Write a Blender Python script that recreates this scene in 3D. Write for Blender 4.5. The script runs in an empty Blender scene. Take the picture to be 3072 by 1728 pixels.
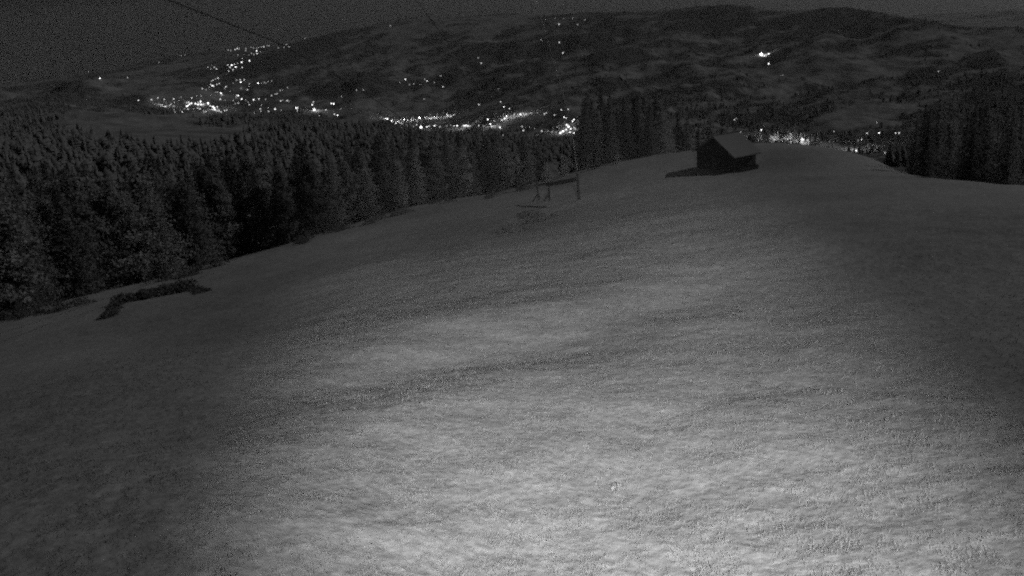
import bpy, math, random
import numpy as np
from mathutils import Matrix, Vector

random.seed(7)
RNG = np.random.default_rng(7)
sc = bpy.context.scene
R = math.radians

# ---------------------------------------------------------------- camera
W, H, F = 3072.0, 1728.0, 2400.0          # photograph size, focal length in its pixels
CAM = np.array([0.0, 0.0, 8.0])
PITCH, ROLL = R(18.5), R(4.5)
fwd = np.array([0, math.cos(PITCH), -math.sin(PITCH)])
r0 = np.array([1.0, 0, 0])
u0 = np.array([0, math.sin(PITCH), math.cos(PITCH)])
cright = r0 * math.cos(ROLL) - u0 * math.sin(ROLL)
cup = u0 * math.cos(ROLL) + r0 * math.sin(ROLL)
cam_d = bpy.data.cameras.new("camera")
cam = bpy.data.objects.new("camera", cam_d)
sc.collection.objects.link(cam)
M = Matrix.Identity(4)
for i in range(3):
    M[i][0], M[i][1], M[i][2], M[i][3] = cright[i], cup[i], -fwd[i], CAM[i]
cam.matrix_world = M
cam_d.sensor_width = 36.0
cam_d.lens = 36.0 * F / W
cam_d.clip_start = 0.1
cam_d.clip_end = 120000
sc.camera = cam

# ---------------------------------------------------------------- moonlit sky and moon
MOON_AZ, MOON_EL = R(74), R(34)           # azimuth clockwise from +Y (the view direction)
world = bpy.data.worlds.new("World")
sc.world = world
world.use_nodes = True
wt = world.node_tree
wt.nodes.clear()
sky = wt.nodes.new("ShaderNodeTexSky")
sky.sky_type = 'NISHITA'
sky.sun_disc = False
sky.sun_elevation = MOON_EL
sky.sun_rotation = MOON_AZ
sky.altitude = 1500
sky.dust_density = 4.0
bw = wt.nodes.new("ShaderNodeRGBToBW")
bg = wt.nodes.new("ShaderNodeBackground")
SKY_STRENGTH = 0.0050
bg.inputs[1].default_value = SKY_STRENGTH
wo = wt.nodes.new("ShaderNodeOutputWorld")
wt.links.new(sky.outputs[0], bw.inputs[0])
# the hazy air glows on the side of the sky where the moon stands
wtc = wt.nodes.new("ShaderNodeTexCoord")
wdot = wt.nodes.new("ShaderNodeVectorMath"); wdot.operation = 'DOT_PRODUCT'
wdot.inputs[1].default_value = (math.sin(MOON_AZ) * math.cos(MOON_EL), math.cos(MOON_AZ) * math.cos(MOON_EL), math.sin(MOON_EL))
wt.links.new(wtc.outputs['Generated'], wdot.inputs[0])
wgl = wt.nodes.new("ShaderNodeMapRange"); wgl.inputs[1].default_value = -0.15; wgl.inputs[2].default_value = 0.75
wgl.inputs[3].default_value = 0.04; wgl.inputs[4].default_value = 1.9
wt.links.new(wdot.outputs['Value'], wgl.inputs[0])
wml = wt.nodes.new("ShaderNodeMath"); wml.operation = 'MULTIPLY'
wt.links.new(bw.outputs[0], wml.inputs[0]); wt.links.new(wgl.outputs[0], wml.inputs[1])
wt.links.new(wml.outputs[0], bg.inputs[0])
wt.links.new(bg.outputs[0], wo.inputs[0])

moon_d = bpy.data.lights.new("moon", 'SUN')
moon_d.energy = 0.76
moon_d.angle = R(0.5)
moon = bpy.data.objects.new("moon", moon_d)
sc.collection.objects.link(moon)
mdir = Vector((math.sin(MOON_AZ) * math.cos(MOON_EL), math.cos(MOON_AZ) * math.cos(MOON_EL), math.sin(MOON_EL)))
moon.rotation_euler = mdir.to_track_quat('Z', 'Y').to_euler()

sc.view_settings.view_transform = 'Standard'
sc.view_settings.look = 'None'
sc.view_settings.exposure = 0.0
sc.view_settings.gamma = 1.0
sc.view_settings.use_curve_mapping = False
sc.cycles.use_denoising = False           # the camera at night is grainy
sc.cycles.filter_width = 2.3
sc.cycles.use_adaptive_sampling = True
sc.cycles.adaptive_threshold = 0.06
sc.cycles.adaptive_min_samples = 12
sc.cycles.max_bounces = 4
sc.cycles.volume_bounces = 0
sc.cycles.sample_clamp_indirect = 2.0

# ---------------------------------------------------------------- helpers
COL = sc.collection
def ray(px, py):
    a = (px - W / 2) / F
    b = (H / 2 - py) / F
    d = fwd + a * cright + b * cup
    hd = math.hypot(d[0], d[1])
    return math.atan2(d[0], d[1]), d[2] / hd        # azimuth, tan(elevation)
def at(px, py, r):
    az, t = ray(px, py)
    return np.array([r * math.sin(az), r * math.cos(az), CAM[2] + r * t])

def hash2(ix, iy, seed):
    n = (ix.astype(np.int64) * 374761393 + iy.astype(np.int64) * 668265263 + seed * 2147483647) & 0xFFFFFFFF
    n = ((n ^ (n >> 13)) * 1274126177) & 0xFFFFFFFF
    n = (n ^ (n >> 16)) & 0xFFFFFFFF
    return n / 4294967295.0
def vnoise(x, y, seed=0):
    ix, iy = np.floor(x), np.floor(y)
    fx, fy = x - ix, y - iy
    fx = fx * fx * (3 - 2 * fx); fy = fy * fy * (3 - 2 * fy)
    a = hash2(ix, iy, seed); b = hash2(ix + 1, iy, seed)
    c = hash2(ix, iy + 1, seed); d = hash2(ix + 1, iy + 1, seed)
    return (a + (b - a) * fx) * (1 - fy) + (c + (d - c) * fx) * fy - 0.5
def fbm(x, y, octv=4, seed=0, gain=0.5):
    s, a = 0, 1.0
    for k in range(octv):
        s = s + a * vnoise(x * 2 ** k + 17.3 * k, y * 2 ** k - 9.1 * k, seed + k)
        a *= gain
    return s
def smooth(a, b, x):
    t = np.clip((x - a) / (b - a), 0, 1)
    return t * t * (3 - 2 * t)

class TPS:
    def __init__(self, P, v, lam=1e-6, c0=None):
        self.c0 = c0
        P = np.array(P, float); v = np.array(v, float); n = len(P)
        K = self.k(np.linalg.norm(P[:, None] - P[None], axis=2)) + lam * np.eye(n)
        A = np.zeros((n + 3, n + 3)); A[:n, :n] = K
        A[:n, n] = 1; A[:n, n + 1:] = P; A[n, :n] = 1; A[n + 1:, :n] = P.T
        self.c = np.linalg.solve(A, np.concatenate([v, [0, 0, 0]])); self.P = P
    def k(s, r): return r * r * np.log(r + 1e-9) if s.c0 is None else np.sqrt(r * r + s.c0 ** 2)
    def __call__(self, x, y):
        x = np.asarray(x, float); sh = x.shape
        q = np.stack([x.ravel(), np.asarray(y, float).ravel()], 1); n = len(self.P)
        out = np.empty(len(q))
        for i in range(0, len(q), 20000):
            qq = q[i:i + 20000]
            Kq = self.k(np.linalg.norm(qq[:, None] - self.P[None], axis=2))
            out[i:i + 20000] = Kq @ self.c[:n] + self.c[n] + qq @ self.c[n + 1:]
        return out.reshape(sh)

# ---------------------------------------------------------------- the lie of the land
# meadow: surveyed points (direction + distance), joined by a smooth sheet
MEADOW = [(1536, 1728, 12.3), (300, 1728, 13.2), (2800, 1728, 12.6), (1536, 1350, 18.2), (600, 1350, 19.8), (2700, 1350, 18.2),
          (1536, 1060, 28.5), (500, 1150, 30), (2700, 1060, 28.0), (1536, 850, 46), (400, 1000, 55), (2600, 830, 44), (2300, 497, 110), (2080, 525, 106),
          (900, 850, 58), (2000, 700, 58), (2900, 700, 52), (1200, 720, 85), (1700, 600, 92), (2300, 560, 84), (2800, 600, 66),
          (0, 955, 88), (300, 888, 96), (600, 805, 106), (1000, 690, 116), (1200, 630, 121), (1500, 578, 124), (1800, 500, 133),
          (2080, 455, 142), (2300, 440, 146), (2480, 455, 136), (2600, 470, 120), (2700, 515, 104), (2878, 538, 92), (3072, 562, 84)]
mp, mv = [], []
for px, py, r in MEADOW:
    p = at(px, py, r); mp.append(p[:2]); mv.append(p[2])
mp += [np.array([0., 0.]), np.array([0., -15.]), np.array([-15., 0.]), np.array([15., 0.])]; mv += [0., 2., -1.6, 0.4]
# beyond the crest the hill falls away
for px, py, r in [(0, 950, 88), (600, 800, 106), (1200, 625, 121), (1800, 498, 133), (2300, 440, 146), (2600, 470, 120), (2878, 538, 92), (3072, 562, 84)]:
    az, t = ray(px, py)
    for k, dt in ((1.3, 0.028), (1.75, 0.05)):
        rr = r * k
        mp.append(np.array([rr * math.sin(az), rr * math.cos(az)])); mv.append(CAM[2] + rr * (t - dt))
mea = TPS(mp, mv, 0.02, 8.0)

FAR = [(-200, 800, 290), (-200, 620, 450), (-200, 470, 900), (-200, 400, 1500), (-200, 340, 3000), (-200, 290, 6000), (-200, 272, 11000),
       (0, 790, 290), (0, 600, 450), (0, 460, 900), (0, 385, 1500), (0, 330, 3000), (0, 278, 6000), (0, 257, 10000), (0, 262, 16000),
       (350, 760, 290), (350, 570, 480), (350, 430, 900), (360, 352, 1700), (400, 338, 3600), (400, 300, 4600), (350, 240, 8000), (320, 213, 12000), (320, 215, 18000),
       (700, 720, 290), (700, 550, 480), (560, 408, 1100), (700, 372, 2300), (650, 345, 3900), (640, 300, 4800), (650, 250, 6000), (680, 190, 9000), (560, 172, 13000), (740, 146, 14500), (740, 152, 20000),
       (1000, 690, 290), (1000, 530, 500), (1050, 405, 1400), (1000, 378, 2400), (1150, 372, 2800), (1000, 335, 3900), (1000, 300, 4700), (980, 240, 5800), (1000, 180, 7000), (980, 112, 8500), (1000, 130, 15000),
       (820, 330, 4200), (830, 250, 5800), (840, 190, 7000), (860, 142, 9500),
       (1300, 650, 290), (1300, 500, 600), (1300, 410, 2000), (1300, 388, 2800), (1450, 390, 2700), (1300, 345, 3800), (1300, 280, 4800), (1300, 190, 6000), (1300, 110, 7500), (1300, 50, 9200), (1300, 75, 15000),
       (1550, 620, 290), (1550, 500, 600), (1600, 440, 1500), (1680, 432, 1800), (1700, 405, 2100), (1700, 375, 2400), (1600, 338, 2900), (1600, 250, 4000), (1600, 150, 5800), (1600, 60, 8200), (1600, 80, 14000),
       (1950, 560, 300), (2000, 470, 800), (2000, 412, 1500), (2050, 360, 2100), (2000, 300, 2800), (2000, 200, 4200), (2000, 110, 6000), (2000, 37, 7800), (2150, 24, 7800), (2000, 70, 14000),
       (2300, 540, 300), (2300, 462, 900), (2330, 440, 1500), (2250, 395, 1900), (2300, 330, 2700), (2300, 200, 4200), (2300, 100, 5800), (2280, 40, 7300), (2300, 80, 14000),
       (2600, 580, 300), (2600, 490, 900), (2600, 455, 1500), (2600, 402, 2000), (2600, 300, 2900), (2600, 200, 3900), (2600, 125, 4800), (2560, 52, 6400), (2600, 90, 14000),
       (3072, 640, 300), (3072, 480, 900), (3072, 390, 1800), (3072, 300, 2600), (3072, 200, 3700), (3072, 117, 5400), (2850, 84, 5800), (3072, 150, 14000),
       (3300, 650, 300), (3300, 480, 900), (3300, 390, 1800), (3300, 240, 3500), (3300, 150, 5400), (3300, 180, 14000)]
fp, fv = [], []
for px, py, r in FAR:
    az, t = ray(px, py); fp.append((az * 2.2, math.log(r))); fv.append(t)
# join to the meadow sheet
for az in np.radians(np.arange(-38, 39, 8.0)):
    for r in (185., 215.):
        z = float(mea(np.array([r * math.sin(az)]), np.array([r * math.cos(az)]))[0])
        fp.append((az * 2.2, math.log(r))); fv.append((z - CAM[2]) / r)
for az in np.radians(np.arange(-38, 39, 9.5)):
    fp.append((az * 2.2, math.log(30000))); fv.append(-0.03)
far = TPS(fp, fv, 1e-4, 0.1)

def wob(x, y):                                   # small lie of the meadow
    r = np.hypot(x, y)
    n = 0.50 * fbm(x / 14, y / 14, 2, 3) + 0.13 * fbm(x / 3.1, y / 2.2, 3, 11) * smooth(2, 8, r)
    # the low step that runs across the meadow
    u = (y - 0.8 * x - 29.0) / 1.28 + 0.7 * np.sin(x / 4.1) + 1.1 * fbm(x / 5, y / 5, 2, 5)
    s = -0.22 * np.exp(-((u - 1.2) / 2.6) ** 2) + 0.14 * np.exp(-((u + 3.8) / 3.0) ** 2) + 0.30 * np.exp(-((u - 7.0) / 3.8) ** 2)
    n = n + (0.020 * fbm(x / 0.26, y / 0.34, 3, 61, 0.6) + 0.03 * np.maximum(fbm(x / 0.9, y / 0.9, 2, 71), 0) ** 1.5) * smooth(3, 8, r) * (1 - smooth(45, 75, r))
    return n + s * smooth(-10, -3, x) * (1 - smooth(6, 13, x))
def height(x, y):
    x = np.asarray(x, float); y = np.asarray(y, float)
    r = np.hypot(x, y) + 1e-6
    az = np.arctan2(x, y)
    w = smooth(165, 215, r)
    azc = np.clip(az, R(-38), R(38))
    k = np.minimum(r, 240) / r
    rm = r * k
    aza = np.clip(az, R(-75), R(75))
    back = smooth(R(75), R(110), np.abs(az))
    xm, ym = rm * np.sin(az), rm * np.cos(az)
    out = np.zeros(x.shape)
    near = r < 220
    if near.any():
        xa, ya = rm[near] * np.sin(aza[near]), rm[near] * np.cos(aza[near])
        zb = 0.10 * rm[near]
        zn = mea(xa, ya) * (1 - back[near]) + zb * back[near]
        nm = smooth(0, 3, rm[near])
        out[near] += (1 - w[near]) * (zn * nm + wob(x[near], y[near]))
    fr = r > 160
    if fr.any():
        lr = np.log(np.clip(r[fr], 100, 40000))
        t = far(azc[fr] * 2.2, lr)
        rr = r[fr]
        amp = 0.017 * smooth(500, 2500, rr)
        t = t + amp * (fbm(az[fr] * 14 + lr * 2.0, lr * 7 - az[fr] * 3, 5, 21, 0.55)) * (1 - 0.7 * smooth(5500, 8500, rr))
        t = t * (1 - back[fr]) + back[fr] * 0.08
        out[fr] += w[fr] * (CAM[2] + rr * t)
    return out
def hgt(x, y): return float(height(np.array([x]), np.array([y]))[0])
RS = np.exp(np.linspace(math.log(8), math.log(22000), 900))
def hit(px, py, rmin=8.0, rmax=22000.0):
    """first place along a direction where the land stands"""
    az, t = ray(px, py)
    rs = RS[(RS > rmin) & (RS < rmax)]
    z = height(rs * math.sin(az), rs * math.cos(az))
    d = z - (CAM[2] + rs * t)
    idx = np.where(d > 0)[0]
    if len(idx):
        i = idx[0]
        if i == 0: r = rs[0]
        else:
            f = -d[i - 1] / (d[i] - d[i - 1] + 1e-12); r = rs[i - 1] + f * (rs[i] - rs[i - 1])
    else:
        r = rs[int(np.argmax(d / rs))]
    x, y = r * math.sin(az), r * math.cos(az)
    return x, y, hgt(x, y), r

# land cover: woods and clearings, in map coordinates (azimuth, log distance)
blobs = []
for px, py, r_guess_min, sa, sr, v in [
        (350, 352, 900, .06, .32, -2.6), (560, 408, 600, .07, .30, -2.6), (1080, 352, 1500, .05, .12, -1.5), (1090, 330, 1500, .07, .10, -1.0), (1250, 345, 1500, .07, .08, -.8),
        (1640, 350, 1500, .05, .10, -1.0), (1150, 130, 2000, .06, .14, -.9), (1350, 90, 2000, .07, .10, -.5), (1050, 200, 2000, .08, .10, -.7),
        (2560, 200, 2000, .05, .25, -1.1), (2600, 330, 1500, .06, .25, -1.2), (2400, 170, 2000, .05, .10, -.6), (2100, 230, 1500, .05, .15, -.6),
        (1540, 130, 2000, .05, .07, 1.0), (900, 150, 3000, .07, .10, 1.0), (800, 200, 3000, .05, .10, 1.1), (1000, 270, 3000, .06, .06, .8),
        (2500, 70, 3000, .20, .07, 1.2), (2150, 40, 3000, .12, .05, 1.0), (2200, 280, 1500, .06, .14, .9), (1400, 290, 2500, .10, .06, .8),
        (1900, 330, 1500, .06, .12, .9), (2900, 300, 1200, .09, .3, .9), (200, 300, 2500, .12, .15, .7), (1850, 160, 2000, .08, .05, .8)]:
    x, y, z, r = hit(px, py, r_guess_min)
    blobs.append((math.atan2(x, y), math.log(r), sa, sr, v))
def woods(x, y):
    r = np.hypot(x, y) + 1e-6; az = np.arctan2(x, y); lr = np.log(r)
    m = 0.12 + 2.3 * fbm(az * 12 + lr * 3, lr * 16 - az * 22, 5, 41, 0.74)
    for a, l, sa, sr, v in blobs:
        m = m + v * np.exp(-((az - a) / sa) ** 2 - ((lr - l) / sr) ** 2)
    m = m + 0.55 * (1 - smooth(500, 1300, r)) + 0.45 * (1 - smooth(250, 400, r))
    return smooth(-0.05, 0.22, m)

# ---------------------------------------------------------------- materials (the night camera sees no colour: neutral tones)
def mat(name, v=0.2, rough=0.9, noise=None, emit=None, spec=0.2):
    m = bpy.data.materials.new(name); m.use_nodes = True
    nt = m.node_tree; b = nt.nodes["Principled BSDF"]
    b.inputs['Roughness'].default_value = rough
    b.inputs['Specular IOR Level'].default_value = spec
    b.inputs['Base Color'].default_value = (v, v, v, 1)
    if noise:
        scale, lo, hi = noise
        tc = nt.nodes.new("ShaderNodeNewGeometry")
        n = nt.nodes.new("ShaderNodeTexNoise"); n.inputs['Scale'].default_value = scale; n.inputs['Detail'].default_value = 5
        cr = nt.nodes.new("ShaderNodeMapRange"); cr.inputs[1].default_value = 0.3; cr.inputs[2].default_value = 0.7
        cr.inputs[3].default_value = lo; cr.inputs[4].default_value = hi
        nt.links.new(tc.outputs['Position'], n.inputs['Vector'])
        nt.links.new(n.outputs[0], cr.inputs[0]); nt.links.new(cr.outputs[0], b.inputs['Base Color'])
    if emit:
        b.inputs['Emission Color'].default_value = (1, 1, 1, 1)
        b.inputs['Emission Strength'].default_value = emit
        m.cycles.emission_sampling = 'NONE'
    return m

M_MEADOW = bpy.data.materials.new("meadow_turf"); M_MEADOW.use_nodes = True
def build_meadow_mat(m):
    nt = m.node_tree; N = nt.nodes; L = nt.links; b = N["Principled BSDF"]
    b.inputs['Roughness'].default_value = 1.0; b.inputs['Specular IOR Level'].default_value = 0.05
    g = N.new("ShaderNodeNewGeometry")
    def noise(scale, det, stretch=None):
        n = N.new("ShaderNodeTexNoise"); n.inputs['Scale'].default_value = scale; n.inputs['Detail'].default_value = det
        if stretch:
            mp_ = N.new("ShaderNodeMapping"); mp_.inputs['Scale'].default_value = stretch; mp_.inputs['Rotation'].default_value = (0, 0, 0.5)
            L.new(g.outputs['Position'], mp_.inputs[0]); L.new(mp_.outputs[0], n.inputs['Vector'])
        else: L.new(g.outputs['Position'], n.inputs['Vector'])
        return n.outputs[0]
    def rng(s, lo, hi, a=0.3, c=0.7):
        q = N.new("ShaderNodeMapRange"); q.inputs[1].default_value = a; q.inputs[2].default_value = c
        q.inputs[3].default_value = lo; q.inputs[4].default_value = hi; L.new(s, q.inputs[0]); return q.outputs[0]
    def mul(a, c):
        q = N.new("ShaderNodeMath"); q.operation = 'MULTIPLY'; L.new(a, q.inputs[0]); L.new(c, q.inputs[1]); return q.outputs[0]
    v = rng(noise(0.07, 4), 0.20, 0.27)
    v = mul(v, rng(noise(1.6, 5), 0.86, 1.12))
    v = mul(v, rng(noise(5.0, 4), 0.80, 1.18))
    v = mul(v, rng(noise(35.0, 3), 0.85, 1.15))
    L.new(v, b.inputs['Base Color'])
    bp = N.new("ShaderNodeBump"); bp.inputs['Strength'].default_value = 0.5; bp.inputs['Distance'].default_value = 0.08
    L.new(noise(5.0, 6), bp.inputs['Height']); L.new(bp.outputs[0], b.inputs['Normal'])
build_meadow_mat(M_MEADOW)

M_HILL = bpy.data.materials.new("hill_cover"); M_HILL.use_nodes = True
def build_hill_mat(m):
    nt = m.node_tree; N = nt.nodes; L = nt.links; b = N["Principled BSDF"]
    b.inputs['Roughness'].default_value = 1.0; b.inputs['Specular IOR Level'].default_value = 0.0
    at_ = N.new("ShaderNodeAttribute"); at_.attribute_name = "woods"
    g = N.new("ShaderNodeNewGeometry")
    n = N.new("ShaderNodeTexNoise"); n.inputs['Scale'].default_value = 0.011; n.inputs['Detail'].default_value = 9
    L.new(g.outputs['Position'], n.inputs['Vector'])
    p = N.new("ShaderNodeMapRange"); p.inputs[1].default_value = .3; p.inputs[2].default_value = .7; p.inputs[3].default_value = .10; p.inputs[4].default_value = .22
    L.new(n.outputs[0], p.inputs[0])
    f = N.new("ShaderNodeMapRange"); f.inputs[1].default_value = .3; f.inputs[2].default_value = .7; f.inputs[3].default_value = .045; f.inputs[4].default_value = .085
    L.new(n.outputs[0], f.inputs[0])
    mx = N.new("ShaderNodeMix"); mx.data_type = 'FLOAT'
    L.new(at_.outputs['Fac'], mx.inputs[0]); L.new(p.outputs[0], mx.inputs[2]); L.new(f.outputs[0], mx.inputs[3])
    L.new(mx.outputs[0], b.inputs['Base Color'])
    n2 = N.new("ShaderNodeTexNoise"); n2.inputs['Scale'].default_value = 0.03; n2.inputs['Detail'].default_value = 6
    L.new(g.outputs['Position'], n2.inputs['Vector'])
    bp = N.new("ShaderNodeBump"); bp.inputs['Strength'].default_value = 0.6; bp.inputs['Distance'].default_value = 14
    L.new(n2.outputs[0], bp.inputs['Height']); L.new(bp.outputs[0], b.inputs['Normal'])
build_hill_mat(M_HILL)
M_NEEDLE = mat("needles", noise=(0.5, 0.20, 0.29), rough=0.9)
def leafy(m):
    nt = m.node_tree; b = nt.nodes["Principled BSDF"]; o = nt.nodes["Material Output"]
    tr = nt.nodes.new("ShaderNodeBsdfTranslucent"); mx = nt.nodes.new("ShaderNodeMixShader"); mx.inputs[0].default_value = 0.42
    oi = nt.nodes.new("ShaderNodeObjectInfo"); rr = nt.nodes.new("ShaderNodeMapRange"); rr.inputs[3].default_value = 0.5; rr.inputs[4].default_value = 1.25
    ml = nt.nodes.new("ShaderNodeMath"); ml.operation = 'MULTIPLY'           # every tree has its own tone
    nt.links.new(oi.outputs['Random'], rr.inputs[0]); nt.links.new(rr.outputs[0], ml.inputs[0]); nt.links.new(b.inputs['Base Color'].links[0].from_socket, ml.inputs[1])
    nt.links.new(ml.outputs[0], b.inputs['Base Color']); nt.links.new(ml.outputs[0], tr.inputs[0])
    nt.links.new(b.outputs[0], mx.inputs[1]); nt.links.new(tr.outputs[0], mx.inputs[2]); nt.links.new(mx.outputs[0], o.inputs[0])
leafy(M_NEEDLE)
M_FARNEEDLE = mat("far_needles", 0.14, 1.0, spec=0)
M_BARK = mat("bark", 0.09, noise=(9, 0.06, 0.13))
M_BUSH = mat("bush_leaves", noise=(3, 0.05, 0.12))
M_GRASS = mat("grass_blades", noise=(1.3, 0.17, 0.24), rough=0.8)
M_WOOD = mat("weathered_wood", noise=(14, 0.05, 0.10))
M_DARKWOOD = mat("dark_wood", noise=(10, 0.03, 0.06))
M_SHINGLE = mat("roof_shingles", noise=(12, 0.11, 0.18))
M_CABLE = mat("steel_cable", 0.05, 0.5)
M_PALECABLE = mat("bright_cable", 0.75, 0.4)
M_STEEL = mat("lamp_post_steel", 0.2, 0.5)
M_PLASTER = mat("pale_plaster", 0.5)
M_TILE = mat("house_roof_tiles", 0.09)
M_LAMP = [mat("lamp_glow_faint", 0.8, emit=1.7), mat("lamp_glow_soft", 0.8, emit=4.0), mat("lamp_glow", 0.8, emit=8.0), mat("lamp_glow_strong", 0.8, emit=9)]
M_LITWIN = mat("lit_window_glass", 0.8, emit=5.0)
M_LITDIM = mat("dim_window_glass", 0.8, emit=2.2)
M_ROAD = mat("asphalt", 0.14)

# ---------------------------------------------------------------- mesh helpers
def mesh_np(name, V, Fc, material, smooth_=False):
    me = bpy.data.meshes.new(name)
    V = np.asarray(V, np.float32); Fc = np.asarray(Fc, np.int32)
    k = Fc.shape[1]
    me.vertices.add(len(V)); me.vertices.foreach_set("co", V.ravel())
    me.loops.add(Fc.size); me.loops.foreach_set("vertex_index", Fc.ravel())
    me.polygons.add(len(Fc)); me.polygons.foreach_set("loop_start", np.arange(0, Fc.size, k, dtype=np.int32))
    me.polygons.foreach_set("loop_total", np.full(len(Fc), k, np.int32))
    if smooth_: me.polygons.foreach_set("use_smooth", np.ones(len(Fc), bool))
    me.materials.append(material); me.update(calc_edges=True)
    return me
class MB:
    def __init__(s): s.v = []; s.f = []
    def add(s, vs, fs):
        o = len(s.v); s.v += [tuple(map(float, p)) for p in vs]; s.f += [tuple(i + o for i in q) for q in fs]
    def box(s, c, d, rot=None):
        pts = []
        for x in (-.5, .5):
            for y in (-.5, .5):
                for z in (-.5, .5):
                    p = Vector((x * d[0], y * d[1], z * d[2]))
                    if rot is not None: p = rot @ p
                    pts.append((p.x + c[0], p.y + c[1], p.z + c[2]))
        s.add(pts, [(0, 1, 3, 2), (4, 6, 7, 5), (0, 4, 5, 1), (2, 3, 7, 6), (0, 2, 6, 4), (1, 5, 7, 3)])
    def tube(s, pts, rad, n=6):
        pts = [Vector(p) for p in pts]; rs = rad if isinstance(rad, (list, tuple)) else [rad] * len(pts)
        vs, fs = [], []
        for i, p in enumerate(pts):
            d = (pts[min(i + 1, len(pts) - 1)] - pts[max(i - 1, 0)]).normalized()
            a = d.orthogonal().normalized() if abs(d.z) > 0.9 else d.cross(Vector((0, 0, 1))).normalized()
            b_ = d.cross(a)
            for k in range(n):
                t = 2 * math.pi * k / n
                vs.append(p + rs[i] * (math.cos(t) * a + math.sin(t) * b_))
        for i in range(len(pts) - 1):
            for k in range(n):
                fs.append((i * n + k, i * n + (k + 1) % n, (i + 1) * n + (k + 1) % n, (i + 1) * n + k))
        fs.append(tuple(range(n))[::-1]); fs.append(tuple((len(pts) - 1) * n + k for k in range(n)))
        s.add(vs, fs)
    def mesh(s, name, material):
        me = bpy.data.meshes.new(name); me.from_pydata(s.v, [], s.f); me.materials.append(material); me.update(); return me
def put(name, me, parent=None, loc=None):
    o = bpy.data.objects.new(name, me); COL.objects.link(o)
    if parent is not None: o.parent = parent
    if loc is not None: o.location = loc
    return o
def tag(o, label, cat, group=None):
    o['label'] = label; o['category'] = cat
    if group: o['group'] = group
    return o
def empty(name, loc, rz=0.0, s=1.0):
    o = bpy.data.objects.new(name, None); COL.objects.link(o)
    o.location = loc; o.rotation_euler = (0, 0, rz); o.scale = (s, s, s); o.empty_display_size = 0.3
    return o
def copy_tree(o, parent=None):
    c = o.copy(); COL.objects.link(c); c.parent = parent
    for ch in KIDS.get(o.name, []):
        copy_tree(ch, c)
    return c
KIDS = {}

# ---------------------------------------------------------------- terrain sheets
def fan(st): return np.radians(np.concatenate([np.arange(-180, -41, 3.0), np.arange(-41, 41, st), np.arange(41, 180, 3.0)]))
def polar(name, radii, azs, material, woods_attr=False, cap=False):
    A, Rr = np.meshgrid(azs, radii)
    x, y = Rr * np.sin(A), Rr * np.cos(A)
    z = height(x, y)
    na, nr = len(azs), len(radii)
    V = np.stack([x.ravel(), y.ravel(), z.ravel()], 1)
    i = np.arange(nr - 1)[:, None] * na; j = np.arange(na)[None]; jn = (j + 1) % na
    Fc = np.stack([i + j, i + na + j, i + na + jn, i + jn], -1).reshape(-1, 4)[:, ::-1]
    me = mesh_np(name, V, Fc, material, True)
    if woods_attr:
        a = me.attributes.new("woods", 'FLOAT', 'POINT'); a.data.foreach_set("value", woods(x, y).ravel().astype(np.float32))
    o = put(name, me); o['kind'] = 'structure'
    return o
r_a = np.exp(np.linspace(math.log(0.3), math.log(8), 30))[:-1]
r_b = np.concatenate([np.exp(np.linspace(math.log(8), math.log(60), 480))[:-1], np.exp(np.linspace(math.log(60), math.log(215), 120))])
mo = polar("meadow", np.concatenate([r_a, r_b]), fan(0.12), M_MEADOW)
mo['label'] = 'short grass alpine meadow falling away from the camera'
r_c = np.exp(np.linspace(math.log(215), math.log(30000), 420))
ho = polar("hills", r_c, fan(0.24), M_HILL, True)
ho['label'] = 'dark wooded valley and mountainside under the night sky'

# ---------------------------------------------------------------- floodlight on its mast beside the camera
fx, fy = 2.0, -13.0
fz = hgt(fx, fy)
fl = tag(empty("floodlight", (fx, fy, fz)), 'floodlight on a tall mast behind the camera, shining down the meadow', 'floodlight')
b = MB(); b.tube([(0, 0, -0.3), (0, 0, 11.2)], [0.12, 0.08], 10); put("mast", b.mesh("mast", M_STEEL), fl)
b = MB(); b.box((0, 0.02, 11.3), (0.42, 0.16, 0.30)); b.box((0, 0, 11.12), (0.1, 0.1, 0.12)); put("lamp_housing", b.mesh("lamp_housing", M_STEEL), fl)
spd = bpy.data.lights.new("floodlight_beam", 'SPOT'); spd.energy = 162000; spd.spot_size = R(37); spd.spot_blend = 1.0; spd.shadow_soft_size = 0.12
sp = bpy.data.objects.new("floodlight_beam", spd); COL.objects.link(sp)
sp.location = (fx, fy + 0.2, fz + 11.3)
aim = Vector((2.4, 30.0, -5.0)) - Vector(sp.location)
sp.rotation_euler = aim.to_track_quat('-Z', 'Y').to_euler()

sp2d = bpy.data.lights.new("added_streak_beam", 'SPOT'); sp2d.energy = 65000; sp2d.spot_size = R(17); sp2d.spot_blend = 1.0; sp2d.shadow_soft_size = 0.1  # added narrow beam, imitates the pale lens streak below the hut
sp2 = bpy.data.objects.new("added_streak_beam", sp2d); COL.objects.link(sp2); sp2.location = (fx + .3, fy + 0.2, fz + 11.3)
sp2.rotation_euler = (Vector((14.0, 66.0, -8.0)) - Vector(sp2.location)).to_track_quat('-Z', 'Y').to_euler()

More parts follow.
